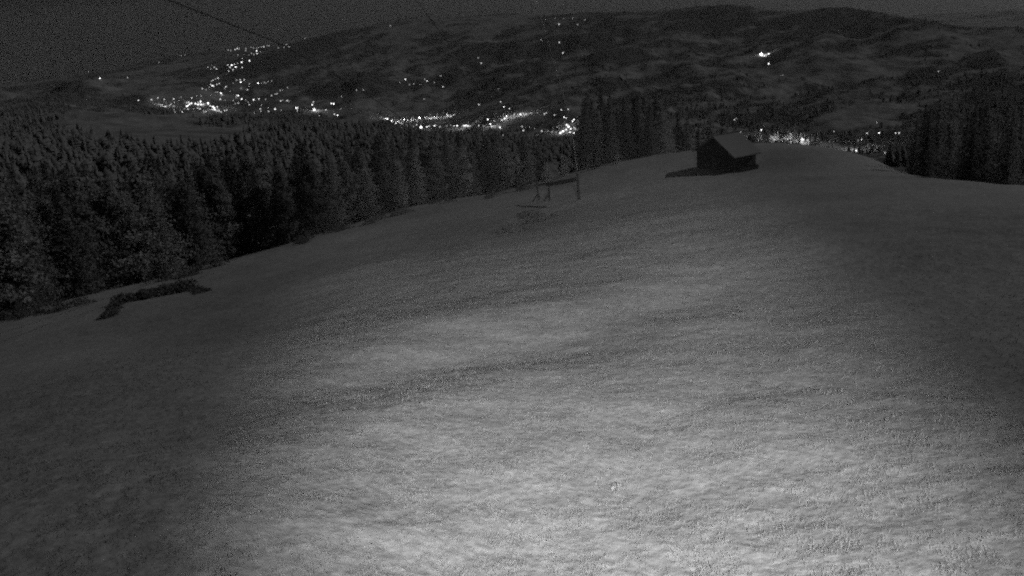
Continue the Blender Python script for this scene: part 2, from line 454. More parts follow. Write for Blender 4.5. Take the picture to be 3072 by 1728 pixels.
# ---------------------------------------------------------------- grass blades near the camera
def grass():
    n = 260000
    rr = 9.5 * np.exp(RNG.random(n) * math.log(48 / 9.5)); aa = R(-40) + RNG.random(n) * R(82)
    x, y = rr * np.sin(aa), rr * np.cos(aa)
    keep = RNG.random(n) < (0.5 + 1.5 * fbm(x / 0.33, y / 0.5, 3, 77)) * (1.15 - rr / 48)
    x, y, rr = x[keep], y[keep], rr[keep]; n = len(x)
    z = height(x, y)
    hh = (0.03 + 0.06 * RNG.random(n)) * (0.8 + 0.7 * (fbm(x / 1.5, y / 1.1, 2, 99) + .3)); ww = 0.003 + 0.00025 * rr
    th = RNG.random(n) * 6.283; lx = (RNG.random(n) - .3) * .06; ly = (RNG.random(n) - .8) * .06
    dx, dy = np.cos(th) * ww, np.sin(th) * ww
    V = np.stack([np.stack([x - dx, y - dy, z - .01], 1), np.stack([x + dx, y + dy, z - .01], 1), np.stack([x + lx, y + ly, z + hh], 1)], 1).reshape(-1, 3)
    Fc = np.arange(3 * n).reshape(-1, 3)
    o = put("grass", mesh_np("grass", V, Fc, M_GRASS))
    o['kind'] = 'stuff'; o['label'] = 'short rough grass growing over the lamplit meadow'; o['category'] = 'grass'
grass()

# ---------------------------------------------------------------- conifers
def conifer_meshes(seed, h, rad, gaps=0.12, full=0.7):
    rg = random.Random(seed)
    b = MB(); b.tube([(0, 0, -1.0), (0.05, 0, h * .5), (0, 0, h * .98)], [h * .015 + .03, h * .009, .02], 6)
    trunk = b.mesh("trunk", M_BARK)
    V, Fc = [], []
    nw = int(h * 2.3)
    for i in range(nw):
        f = i / (nw - 1)
        z = h * (0.07 + 0.92 * f)
        L = rad * min(1, (1 - f) ** full * (0.8 + .2 * min(1, f * 5))) * (0.72 + 0.56 * rg.random()) + 0.2
        nb = max(4, int(11 * (1 - f) + 4))
        off = rg.random() * 6.28
        for k in range(nb):
            if rg.random() < gaps: continue
            a = off + 6.283 * (k + rg.uniform(-.3, .3)) / nb
            l = L * rg.uniform(.65, 1.12)
            droop = rg.uniform(.15, .45)
            seg = max(2, int(l / 0.36))
            ca, sa = math.cos(a), math.sin(a)
            for s in range(seg):
                t0 = (s + .1) / seg
                x0, z0 = l * t0, z - droop * l * t0 * t0 + rg.uniform(-.08, .08)
                for q in range(4):                # sprays of needles, turned every way
                    sd = rg.uniform(-.34, .34); sz = rg.uniform(.09, .21)
                    c = Vector((x0 * ca - sa * sd, x0 * sa + ca * sd, z0 + rg.uniform(-.24, .10)))
                    e1 = Vector((rg.gauss(0, 1), rg.gauss(0, 1), rg.gauss(0, 1))).normalized() * sz
                    e2 = e1.cross(Vector((rg.gauss(0, 1), rg.gauss(0, 1), rg.gauss(0, .6)))).normalized() * sz * .8
                    o = len(V)
                    V += [c - e1, c + e2, c + e1, c - e2]
                    Fc.append((o, o + 1, o + 2, o + 3))
    V = np.array([tuple(v) for v in V])
    crown = mesh_np("crown", V, np.array(Fc), M_NEEDLE)
    return trunk, crown
VAR = [(conifer_meshes(10 + i, 15.0, rd, gp, fu)) for i, (rd, gp, fu) in enumerate([(2.9, .1, .7), (2.2, .15, .5), (3.5, .12, .6), (2.3, .2, .42), (3.0, .28, .8), (3.4, .08, .45)])]
tree_protos = []
def conifer(x, y, h, wid, var, label, group):
    if var < len(tree_protos) and tree_protos[var] is not None:
        root = copy_tree(tree_protos[var])
    else:
        root = empty("conifer_tree", (0, 0, 0))
        t, c = VAR[var]
        KIDS[root.name] = [put("trunk", t, root), put("crown", c, root)]
        tree_protos[var] = root
    s = h / 15.0
    root.location = (x, y, hgt(x, y) - 0.2); root.rotation_euler = (0, 0, random.random() * 6.283)
    root.scale = (s * wid, s * wid, s)
    tag(root, label, 'tree', group)
    return root
tree_protos = [None] * 6

def place_px(px, py, r):
    az, _ = ray(px, py); return r * math.sin(az), r * math.cos(az)
# front row along the meadow edge: (foot px, foot py, distance, top py)
edge = [(-60, 968, 86, 470), (25, 950, 90, 500), (70, 948, 88, 465), (140, 930, 92, 520), (200, 915, 95, 455), (255, 900, 94, 500), (310, 890, 98, 470), (370, 872, 99, 540),
        (440, 848, 103, 480), (500, 835, 101, 470), (560, 822, 106, 505), (620, 800, 107, 470), (665, 790, 112, 450), (735, 770, 109, 455), (800, 752, 112, 440), (865, 730, 114, 470),
        (900, 722, 112, 500), (960, 705, 117, 440), (1015, 690, 116, 425), (1065, 672, 119, 470), (1110, 660, 119, 415), (1165, 645, 122, 460), (1195, 636, 120, 420),
        (1260, 618, 124, 430), (1320, 606, 123, 455), (1345, 600, 126, 410), (1430, 588, 126, 440), (1475, 582, 128, 405), (1540, 570, 128, 395), (1590, 562, 127, 430),
        (1760, 512, 134, 300), (1800, 502, 137, 315), (1835, 498, 134, 290), (1875, 490, 138, 300), (1915, 482, 140, 322), (1950, 476, 139, 290), (1985, 470, 146, 305)]
G1 = 'conifers along the lower edge of the meadow'
pos = lambda px: ('far left' if px < 350 else 'left' if px < 800 else 'middle' if px < 1400 else 'right')
lab_edge = ['tall narrow conifer', 'broad dark conifer', 'full spruce with drooping boughs', 'slim spruce', 'ragged gappy spruce', 'dense heavy spruce']
ords = ['first', 'second', 'third', 'fourth', 'fifth', 'sixth', 'seventh', 'eighth', 'ninth', 'tenth', 'eleventh', 'twelfth', 'thirteenth', 'fourteenth', 'fifteenth',
        'sixteenth', 'seventeenth', 'eighteenth', 'nineteenth', 'twentieth', 'twenty-first', 'twenty-second', 'twenty-third', 'twenty-fourth', 'twenty-fifth',
        'twenty-sixth', 'twenty-seventh', 'twenty-eighth', 'twenty-ninth', 'thirtieth']
def tree_h(px, top, x, y):
    """height so the tip reaches the direction of its top"""
    r = math.hypot(x, y)
    az = math.atan2(x, y)
    # find the tip tangent for that azimuth
    best = min(((abs(ray(q, top)[0] - az), ray(q, top)[1]) for q in np.linspace(px - 250, px + 250, 101)), key=lambda k: k[0])[1]
    return CAM[2] + r * best - hgt(x, y)
n_front = 0
for i, (px, py, r, top) in enumerate(edge):
    x, y, z, rr = hit(px, py, 40, 175)
    rr = max(rr, r); az = math.atan2(x, y); x, y = rr * math.sin(az), rr * math.cos(az)
    if i < 30 and i % 3 == 1: continue
    top += np.interp(px, [0, 900, 1500], [38, 25, 0])
    h = max(7.0, tree_h(px, top, x, y) * random.uniform(.88, 1.05))
    v = [2, 1, 0, 5, 4, 3][i % 6] if random.random() < .5 else random.randrange(6)
    if i < 30: lb = 'conifer at the meadow edge, %s from the left in the front row below the village' % ords[n_front]; n_front += 1
    else: lb = 'dark conifer by the shepherd hut, %s of the clump left of it' % ords[i - 30]
    conifer(x, y, h, random.uniform(1.0, 1.45), v, lb, G1)
# deeper rows, down the slope behind the edge
def behind(n, px0, px1, k0, k1, top_f, label, group):
    for i in range(n):
        for _try in range(20):
            px = random.uniform(px0, px1)
            foot = np.interp(px, [e[0] for e in edge], [e[1] for e in edge]); base = np.interp(px, [e[0] for e in edge], [e[2] for e in edge])
            az, _ = ray(px, foot)
            rr = base * random.uniform(k0, k1); x, y = rr * math.sin(az), rr * math.cos(az)
            if all((x - a) ** 2 + (y - b_) ** 2 > 2.3 ** 2 for a, b_ in PL): break
        PL.append((x, y))
        top = top_f(px, rr) + random.uniform(-22, 45)
        h = tree_h(px, top, x, y)
        h = min(max(h, 8.0), 30.0)
        conifer(x, y, h, random.uniform(.85, 1.35) * min(1, 19 / h), random.randrange(6), label, group)
PL = []
def topf(px, rr): return np.interp(px, [-100, 400, 800, 1200, 1500, 1640, 1740, 1760, 2000], [505, 485, 445, 410, 395, 425, 330, 285, 290])
behind(46, -120, 800, 1.08, 1.5, topf, 'conifer standing in the wood behind the front row, left half', 'conifers in the wood on the slope, left half')
behind(42, 800, 1600, 1.08, 1.5, topf, 'conifer standing in the wood behind the front row, below the village lights', 'conifers in the wood on the slope below the lights')
behind(26, 1755, 2010, 1.1, 1.5, topf, 'dark conifer in the clump between the village lights and the hut', 'conifers in the clump left of the hut')
# rounder leafy trees standing among the conifers
def leafy_meshes(seed, h, rad):
    rg = random.Random(seed); b = MB(); b.tube([(0, 0, -1), (.1, 0, h * .3), (0, .1, h * .7)], [.22, .16, .06], 7)
    for k in range(7):
        a = k * .9; b.tube([(0, 0, h * (.22 + .06 * k)), (rad * .6 * math.cos(a), rad * .6 * math.sin(a), h * (.42 + .06 * k))], [.08, .03], 5)
    V, Fc = [], []
    for c in range(64):
        a = rg.uniform(0, 6.283); f = rg.random(); prof = math.sin(math.pi * min(1, .16 + .84 * f) ** .8)
        q = rad * prof * rg.uniform(.35, 1.0); cz = h * (.14 + .80 * f); cr = rg.uniform(.5, 1.05)
        for _ in range(70):
            p = Vector((rg.gauss(0, .5), rg.gauss(0, .5), rg.gauss(0, .42))) * cr; d = p.normalized() if p.length > 0 else Vector((0, 0, 1))
            o_ = Vector((q * math.cos(a), q * math.sin(a), cz)) + p; sz = rg.uniform(.10, .24)
            e1 = (Vector((rg.gauss(0, 1), rg.gauss(0, 1), rg.gauss(0, 1)))).normalized() * sz; e2 = e1.cross(d if rg.random() < .6 else Vector((0, 0, 1))).normalized() * sz * .8
            n_ = len(V); V += [o_ - e1, o_ + e2, o_ + e1, o_ - e2]; Fc.append((n_, n_ + 1, n_ + 2, n_ + 3))
    return b.mesh("trunk", M_BARK), mesh_np("crown", np.array([tuple(v) for v in V]), np.array(Fc), M_NEEDLE)
LV = [leafy_meshes(90 + i, 14.0, r_) for i, r_ in enumerate((3.0, 2.4, 3.5, 2.1))]
LF = []
for i in range(42):
    px = -30 + i * 40 + random.uniform(-18, 18); LF.append((px, random.uniform(.97, 1.12), np.interp(px, [0, 400, 800, 1200, 1600], [525, 515, 470, 435, 440]) + random.uniform(-25, 60)))
for i, (px, k, top) in enumerate(LF):
    foot = np.interp(px, [e[0] for e in edge], [e[1] for e in edge]); base = np.interp(px, [e[0] for e in edge], [e[2] for e in edge]) * k
    az, _ = ray(px, foot); x, y = base * math.sin(az), base * math.cos(az)
    root = empty("leafy_tree", (x, y, hgt(x, y) - .2), random.random() * 6.28); t_, c_ = LV[random.randrange(4)]; put("trunk", t_, root); put("crown", c_, root)
    s_ = max(6, tree_h(px, top, x, y)) / 14.0; root.scale = (s_ * 1.05, s_ * random.uniform(.95, 1.25), s_)
    tag(root, 'rounded leafy tree among the conifers of the wood edge, %s' % ('%s from the left' % ords[i] if i < 21 else '%s from the right' % ords[41 - i]), 'tree', 'leafy trees among the conifers')
# low young trees at the brink in the middle
for i, (px, py, top) in enumerate([(1640, 548, 480), (1765, 505, 470), (1790, 505, 480), (1690, 530, 450), (1850, 490, 455)]):
    x, y, z, rr = hit(px, py, 40, 175)
    conifer(x, y, max(2.5, tree_h(px, top, x, y)), 1.3, random.randrange(6), 'small young conifer, %s from the left at the brink behind the wooden frame' % ords[i], 'young conifers at the brink')
# trees behind the hut
for i, (px, r, top) in enumerate([(2060, 175, 350), (2095, 180, 362), (2130, 178, 345), (2165, 185, 352), (2205, 190, 368), (2035, 185, 335), (2262, 230, 408), (2250, 225, 402)]):
    az, _ = ray(px, 450); x, y = r * math.sin(az), r * math.cos(az)
    conifer(x, y, max(6, min(26, tree_h(px, top, x, y))), 0.9, random.randrange(6), 'dark conifer rising behind the hut, %s of that clump' % ords[i], 'conifers behind the hut')
# dark wood at right, behind the crest
for i in range(60):
    px = 2735 + 620 * random.random() ** .9; r = random.uniform(98, 165)
    top = np.interp(px, [2700, 2745, 2775, 2860, 2950, 3072, 3300], [470, 400, 300, 285, 305, 325, 340]) + random.uniform(-8, 34)
    az, _ = ray(px, top + 60); x, y = r * math.sin(az), r * math.cos(az)
    conifer(x, y, max(8, min(34, tree_h(px, top, x, y))), random.uniform(.75, 1.0), random.randrange(6), 'conifer in the dark wood beyond the crest at the right edge', 'conifers in the dark wood at right')
# small things on the crest at right
# ---------------------------------------------------------------- far woods: one mass
def far_woods():
    n = 46000
    rr = 200 * np.exp(RNG.random(n) ** 0.75 * math.log(9500 / 200)); aa = R(-37) + RNG.random(n) * R(74)
    x, y = rr * np.sin(aa), rr * np.cos(aa)
    w = woods(x, y)
    keep = RNG.random(n) < np.clip((w - .35) * 1.6, 0, 1)
    keep &= ~((rr < 1500) & (aa > R(13)) & (aa < R(26)))
    keep &= ~((rr < 750) & (aa > R(12)))
    keep &= ~((rr < 420) & (aa > R(3.4)) & (aa < R(26)))
    x, y, rr = x[keep], y[keep], rr[keep]; z = height(x, y)
    allV, allF, base0 = [], [], 0
    for sel, tiers, k in ((rr < 800, 7, 9), (rr >= 800, 3, 6)):
        X, Y, Z = x[sel], y[sel], z[sel]; n = len(X)
        hh = 8 + 11 * RNG.random(n) ** 1.5; ra = hh * (.16 + .12 * RNG.random(n)); ph = RNG.random(n) * 6.28; ex = np.where(RNG.random(n) < .6, .38, .75); hh = np.where(ex < .5, hh * .85, hh); ra = np.where(ex < .5, ra * 1.5, ra)
        for t in range(tiers):
            f0 = .06 + .86 * t / tiers; f1 = min(1.0, f0 + 1.5 / tiers); g = (1 - t / tiers) ** ex
            ring = []
            for j in range(k):
                a = ph + 6.283 * (j + .5 * (t % 2)) / k
                q = ra * g * (.55 + .75 * RNG.random(n))
                ring.append(np.stack([X + q * np.cos(a), Y + q * np.sin(a), Z + hh * (f0 + .05 * (RNG.random(n) - .6))], 1))
            ring.append(np.stack([X + .05 * ra * RNG.standard_normal(n), Y, Z + hh * f1], 1))
            allV.append(np.stack(ring, 1).reshape(-1, 3))
            tri = np.array([(j, (j + 1) % k, k) for j in range(k)])
            allF.append(((np.arange(n) * (k + 1))[:, None, None] + tri[None]).reshape(-1, 3) + base0); base0 += n * (k + 1)
    V = np.concatenate(allV); Fc = np.concatenate(allF)
    o = put("distant_forest", mesh_np("distant_forest", V.reshape(-1, 3), Fc, M_FARNEEDLE))
    o['kind'] = 'stuff'; o['label'] = 'dark distant forest over the slopes and the mountainside'; o['category'] = 'forest'
far_woods()

# ---------------------------------------------------------------- shrubs
def leaf_clump(name, cells, seed):
    rg = random.Random(seed); V, Fc = [], []
    for (cx, cy, cz, rx, ry, rz, n) in cells:
        for _ in range(n):
            while True:
                p = Vector((rg.uniform(-1, 1), rg.uniform(-1, 1), rg.uniform(0, 1)))
                if p.length < 1: break
            c = Vector((cx + p.x * rx, cy + p.y * ry, cz + p.z * rz)); s = rg.uniform(.05, .12)
            a = Vector((rg.gauss(0, 1), rg.gauss(0, 1), rg.gauss(0, 1))).normalized() * s
            d = a.orthogonal().normalized() * s * rg.uniform(.5, 1)
            o = len(V); V += [c - a, c + d, c + a, c - d]; Fc.append((o, o + 1, o + 2, o + 3))
    return mesh_np(name, np.array([tuple(v) for v in V]), np.array(Fc), M_BUSH)
# long dark bramble row near the left edge of the meadow
def bramble():
    pts = [(318, 955), (338, 930), (352, 912), (385, 906), (420, 900), (455, 894), (490, 886), (525, 880), (560, 874), (590, 868), (612, 884)]
    ps = [hit(a, b_, 20, 100)[:3] for a, b_ in pts]
    o0 = ps[5]; cells = []
    for i in range(len(ps) - 1):
        for k in range(3):
            t = k / 3; p = [ps[i][j] * (1 - t) + ps[i + 1][j] * t for j in range(3)]
            big = 0.95 if 2 <= i < 9 else (0.3 if i < 2 else .5)
            if i == 9: big = .3
            cells.append((p[0] - o0[0] + random.uniform(-.2, .2), p[1] - o0[1] + random.uniform(-.3, .3), p[2] - o0[2] - .05, random.uniform(.4, .9), random.uniform(.5, 1.3), (big * random.uniform(.7, 1.15) + (.25 if 6 <= i <= 8 else 0)), random.choice([220, 300, 380])))
    o = put("bramble_row", leaf_clump("bramble_row", cells, 3), loc=o0)
    tag(o, 'long low row of dark brambles on the meadow at left, near the wood', 'shrubs')
bramble()
def patch(pts, label):
    ps = [hit(a, b_, 20, 120)[:3] for a, b_ in pts]; o0 = ps[0]
    cells = [(p[0] - o0[0], p[1] - o0[1], p[2] - o0[2] - .05, 1.5, 1.2, random.uniform(.3, .5), 700) for p in ps]
    o = put("low_shrub", leaf_clump("low_shrub", cells, 5 + len(pts)), loc=o0)
    tag(o, label, 'shrub', 'low shrubs on the meadow')
patch([(1535, 688), (1555, 690), (1578, 686)], 'flat dark shrub patch in mid meadow, the nearer of two side by side')
patch([(1600, 650), (1622, 662), (1585, 646), (1640, 658)], 'flat dark shrub patch in mid meadow, the farther of two, below the wooden frame')
# undergrowth where the wood meets the meadow
for i in range(30):
    e = random.choice(edge[1:30]); px = e[0] + random.uniform(-40, 40); foot = np.interp(px, [q[0] for q in edge], [q[1] for q in edge]); x, y, z, rr = hit(px, foot + random.uniform(0, 14), 40, 175)
    cells = [(random.uniform(-1, 1), random.uniform(-.8, .8), -.1, random.uniform(.5, 1.1), random.uniform(.5, 1), random.uniform(.4, 1.7), 130) for _ in range(3)]
    o = put("edge_shrub", leaf_clump("edge_shrub", cells, 40 + i), loc=(x, y, z)); tag(o, 'leafy shrub at the foot of the front row of conifers', 'shrub', 'shrubs at the foot of the wood')
def tuft(px, py, label):
    x, y, z, r = hit(px, py, 9, 60); rg = random.Random(int(px)); V, Fc = [], []
    for _ in range(30):
        a = rg.uniform(0, 6.283); L = rg.uniform(.06, .15); w = rg.uniform(.008, .016); o = len(V)
        bx, by = rg.uniform(-.1, .1), rg.uniform(-.1, .1); lean = rg.uniform(.2, .9) * L
        p0 = Vector((bx, by, 0)); side = Vector((-math.sin(a), math.cos(a), 0)) * w
        p1 = p0 + Vector((math.cos(a) * lean * .4, math.sin(a) * lean * .4, L * .8)); p2 = p0 + Vector((math.cos(a) * lean, math.sin(a) * lean, L))
        V += [p0 - side, p0 + side, p1 + side * .8, p1 - side * .8, p2, p2 + side * .1]
        Fc += [(o, o + 1, o + 2, o + 3), (o + 3, o + 2, o + 5, o + 4)]
    o = put("grass_tussock", mesh_np("grass_tussock", np.array([tuple(v) for v in V]), np.array(Fc), M_GRASS), loc=(x, y, z))
    tag(o, label, 'grass tuft')
tuft(1850, 1470, 'low grass tussock in the middle of the lit foreground')

# ---------------------------------------------------------------- hut
def hut():
    hx, hy, hz, hr = hit(2146, 512, 60, 140)
    hx, hy = hx, hy
    az = math.atan2(hx, hy)
    root = tag(empty("hut", (hx, hy, hz), -R(62)), 'small dark wooden hay hut with a pitched roof standing on the crest of the meadow', 'hut')
    px_m = hr / F
    w, d = 150 * px_m, 3.7                       # gable width, depth
    hl, hp = 2.55, 4.55
    # local: x right along gable, y away from viewer; footing follows the ground
    prof = [(-w / 2, -1.2), (w / 2, -1.2), (w / 2, hl), (0, hp - .12), (-w / 2, hl)]
    b = MB()
    n = len(prof); vs = [(x, 0, z) for x, z in prof] + [(x, d, z) for x, z in prof]
    b.add(vs, [tuple(range(n)), tuple(range(2 * n - 1, n - 1, -1))] + [(i, i + n, (i + 1) % n + n, (i + 1) % n) for i in range(n)])
    wall = put("wall", b.mesh("wall", M_DARKWOOD), root)
    b = MB()                                      # horizontal log courses proud of the wall
    z = 0.1
    while z < hl - .1:
        b.tube([(-w / 2 - .12, -.02, z), (w / 2 + .12, -.02, z)], .085, 6)
        b.tube([(w / 2 + .02, -.12, z + .1), (w / 2 + .02, d + .12, z + .1)], .085, 6)
        b.tube([(-w / 2 - .02, -.12, z + .1), (-w / 2 - .02, d + .12, z + .1)], .085, 6)
        z += .2
    put("log_course", b.mesh("log_course", M_DARKWOOD), wall)
    b = MB()
    ov, oe, th = .55, .55, .12
    for s in (-1, 1):
        ex, ez = s * (w / 2 + oe), hl - oe * (hp - hl) / (w / 2)
        if s > 0: ex, ez = s * (w / 2 + oe * 1.2), hl - oe * 1.2 * (hp - hl) / (w / 2)
        A = [(0, -ov, hp), (ex, -ov, ez), (ex, d + ov, ez), (0, d + ov, hp)]
        up = [(x, y, z_ + th) for x, y, z_ in A]
        b.add(A + up, [(0, 1, 2, 3), (7, 6, 5, 4), (0, 4, 5, 1), (1, 5, 6, 2), (2, 6, 7, 3), (3, 7, 4, 0)])
    roof = put("roof", b.mesh("roof", M_SHINGLE), root)
    b = MB(); b.tube([(0, -ov - .02, hp + .14), (0, d + ov + .02, hp + .14)], .1, 6); put("ridge_log", b.mesh("ridge_log", M_WOOD), roof)
    b = MB(); b.box((-.15, -.1, 1.0), (1.0, .06, 1.9)); dr = put("door", b.mesh("door", M_DARKWOOD), root)
    b = MB(); b.box((.2, -.16, 1.0), (.12, .05, .05)); put("handle", b.mesh("handle", M_STEEL), dr)
    # firewood stacked against the right side
    b = MB()
    for i in range(60):
        b.tube([(w / 2 + .30 + random.uniform(0, .06), .3 + (i % 15) * .22, .12 + (i // 15) * .2), (w / 2 + .95, .3 + (i % 15) * .22, .12 + (i // 15) * .2)], .1, 5)
    wl = Matrix.Rotation(-R(62), 4, 'Z')
    o = put("firewood_stack", b.mesh("firewood_stack", M_DARKWOOD), loc=(hx, hy, hz)); o.rotation_euler = (0, 0, -R(62))
    tag(o, 'dark stack of split firewood along the right wall of the hut', 'firewood')
hut()

# ---------------------------------------------------------------- wooden lift frame on the meadow
def frame():
    lx, ly, lz, lr = hit(1618, 600, 40, 140)
    rx, ry, rz, rr = hit(1738, 600, 40, 140)
    bx, by, bz, br = hit(1648, 582, 40, 140)
    px_m = lr / F
    root = tag(empty("wooden_frame", (lx, ly, lz)), 'old wooden frame of two posts and a thick crossbeam at the foot of the cable', 'frame')
    def rel(x, y, z): return (x - lx, y - ly, z - lz)
    b = MB(); b.tube([rel(lx, ly, lz - .3), rel(lx - .25, ly, lz + 62 * px_m)], [.12, .10], 8); put("post", b.mesh("post", M_DARKWOOD), root)
    b = MB(); b.tube([rel(rx, ry, rz - .3), rel(rx - .1, ry, rz + 85 * px_m)], [.16, .13], 8); put("post", b.mesh("post", M_DARKWOOD), root)
    zt = lz + 46 * px_m; zt2 = rz + 60 * px_m
    b = MB(); b.tube([rel(lx, ly, zt), rel(rx, ry, zt2)], [.10, .12], 8)
    b.tube([rel(lx + (rx - lx) * .25, ly + (ry - ly) * .25, zt + .25 * (zt2 - zt) - .12), rel(lx + (rx - lx) * .95, ly + (ry - ly) * .95, zt2 - .12)], .24, 8); put("crossbeam", b.mesh("crossbeam", M_DARKWOOD), root)
    b = MB(); fx_ = lx + (rx - lx) * .27; fy_ = ly + (ry - ly) * .27
    b.tube([rel(fx_, fy_, hgt(fx_, fy_ + 1.0) - .2), rel(fx_, fy_, zt)], .12, 8); b.tube([rel(fx_ - .7, fy_ - .2, hgt(fx_, fy_) + .1), rel(fx_, fy_, zt - .8)], .09, 6); put("leg", b.mesh("leg", M_DARKWOOD), root)
    b = MB(); b.tube([rel(lx - .9, ly - .5, lz - .1), rel(lx - .05, ly, lz + .9)], .07, 6); put("brace", b.mesh("brace", M_DARKWOOD), root)
    for (qx, qy, qz) in ((lx - .25, ly, lz + 60 * px_m), (rx - .1, ry, rz + 83 * px_m)):
        b = MB(); b.tube([rel(qx - .05, qy - .14, qz), rel(qx - .05, qy + .14, qz)], .16, 14); b.box(rel(qx, qy, qz - .15), (.1, .3, .3)); put("pulley", b.mesh("pulley", M_DARKWOOD), root)
    return (lx - .25, ly, lz + 60 * px_m), (rx - .1, ry, rz + 83 * px_m)
PA, PB = frame()

# ---------------------------------------------------------------- cables
def cable(name, pts, rad, material, label):
    P = [Vector(p) for p in pts]; out = []
    for i in range(len(P) - 1):
        p0 = P[max(i - 1, 0)]; p1 = P[i]; p2 = P[i + 1]; p3 = P[min(i + 2, len(P) - 1)]
        for k in range(10):
            t = k / 10
            out.append(.5 * ((2 * p1) + (p2 - p0) * t + (2 * p0 - 5 * p1 + 4 * p2 - p3) * t * t + (3 * p1 - p0 - 3 * p2 + p3) * t ** 3))
    out.append(P[-1]); b = MB(); b.tube([o - out[0] for o in out], rad, 6)
    o = put(name, b.mesh(name, material), loc=out[0]); tag(o, label, 'cable', 'cables overhead')
cable("lift_cable", [at(250, -85, 34), at(500, -2, 42), at(700, 76, 52), at(870, 147, 62), at(1050, 252, 78), at(1225, 372, 105), at(1400, 520, 150)], 0.046, M_CABLE,
      'thick dark cable hanging across the sky at upper left')
cable("lift_cable", [at(1195, -60, 60), at(1240, -5, 66), at(1283, 46, 72), at(1420, 240, 90), PA], 0.032, M_CABLE,
      'dark cable running from the top of the frame down to the left post')
cable("guy_wire", [at(1590, -60, 55), at(1611, 0, 60), at(1630, 80, 66), at(1678, 240, 84), at(1712, 370, 100), PB], 0.011, M_PALECABLE,
      'thin pale wire falling from the top of the sky to the right post')

# ---------------------------------------------------------------- village and town lights
def uvball(rad, cz, n=8, m=5):
    b = MB(); vs = [(0, 0, cz + rad)]
    for i in range(1, m):
        for k in range(n):
            a, t = 6.283 * k / n, math.pi * i / m
            vs.append((rad * math.sin(t) * math.cos(a), rad * math.sin(t) * math.sin(a), cz + rad * math.cos(t)))
    vs.append((0, 0, cz - rad)); fs = [(0, 1 + k, 1 + (k + 1) % n) for k in range(n)]
    for i in range(m - 2):
        for k in range(n):
            fs.append((1 + i * n + k, 1 + (i + 1) * n + k, 1 + (i + 1) * n + (k + 1) % n, 1 + i * n + (k + 1) % n))
    e = len(vs) - 1
    fs += [(e, e - n + (k + 1) % n, e - n + k) for k in range(n)]
    b.add(vs, fs); return b
pole_b = MB(); pole_b.tube([(0, 0, -1.5), (0, 0, 1)], [.05, .03], 6)
POLE = pole_b.mesh("pole", M_STEEL)
HEADS = [uvball(.5, 1.3).mesh("lamp_head", m) for m in M_LAMP]
lamp_proto = [None] * 4
def lamp(px, py, size, label, group):
    x, y, z, r = hit(px, py, 700 if px > 1500 else 1800)
    u = r / 800.0                                  # metres per picture pixel there
    dia, lv = {0: (.34, 0), 1: (.50, 0), 2: (.55, 1), 3: (.70, 2), 4: (1.0, 3)}[size]
    if lamp_proto[lv] is None:
        root = empty("street_lamp", (0, 0, 0)); lamp_proto[lv] = root
        KIDS[root.name] = [put("pole", POLE, root), put("lamp_head", HEADS[lv], root)]
    else: root = copy_tree(lamp_proto[lv])
    s = dia * u * random.uniform(.85, 1.15); root.scale = (s, s, s); root.location = (x, y, z + 1.2 * s)
    tag(root, label, 'street lamp', group); return r

def house_proto():
    root = empty("lit_house", (0, 0, 0)); w, d, h, rf = 1.0, .8, .62, .36   # unit house, scaled by its width
    b = MB(); prof = [(-w / 2, -.25), (w / 2, -.25), (w / 2, h), (0, h + rf - .04), (-w / 2, h)]; n = 5
    b.add([(x, 0, z) for x, z in prof] + [(x, d, z) for x, z in prof], [tuple(range(n)), tuple(range(9, 4, -1))] + [(i, i + n, (i + 1) % n + n, (i + 1) % n) for i in range(n)])
    kids = [put("wall", b.mesh("wall", M_PLASTER), root)]
    b = MB()
    for s in (-1, 1):
        A = [(0, -.1, h + rf), (s * (w / 2 + .1), -.1, h - .07), (s * (w / 2 + .1), d + .1, h - .07), (0, d + .1, h + rf)]
        b.add(A + [(x, y, z + .04) for x, y, z in A], [(0, 1, 2, 3), (7, 6, 5, 4), (0, 4, 5, 1), (1, 5, 6, 2), (2, 6, 7, 3), (3, 7, 4, 0)])
    kids.append(put("roof", b.mesh("roof", M_TILE), root))
    for (x, z, ww, hh, mm) in [(-.28, .13, .34, .26, M_LITWIN), (.22, .13, .42, .26, M_LITWIN), (-.26, .46, .24, .15, M_LITDIM), (.24, .46, .24, .15, M_LITWIN), (0, .72, .2, .12, M_LITDIM)]:
        b = MB(); b.box((x, -.012, z), (ww, .02, hh)); kids.append(put("window", b.mesh("window", mm), root))
    KIDS[root.name] = kids; return root
hp_ = [None]
def house(px, py, size, label, group):
    x, y, z, r = hit(px, py, 700 if px > 1500 else 1800); u = r / 800.0
    if hp_[0] is None: root = hp_[0] = house_proto()
    else: root = copy_tree(hp_[0])
    s = {4: 1.5, 5: 2.2}[size] * u
    root.location = (x, y, z + .1 * s); root.scale = (s, s, s); root.rotation_euler = (0, 0, -math.atan2(x, y) + random.uniform(-.5, .5))
    tag(root, label, 'house', group); return x, y, z, r

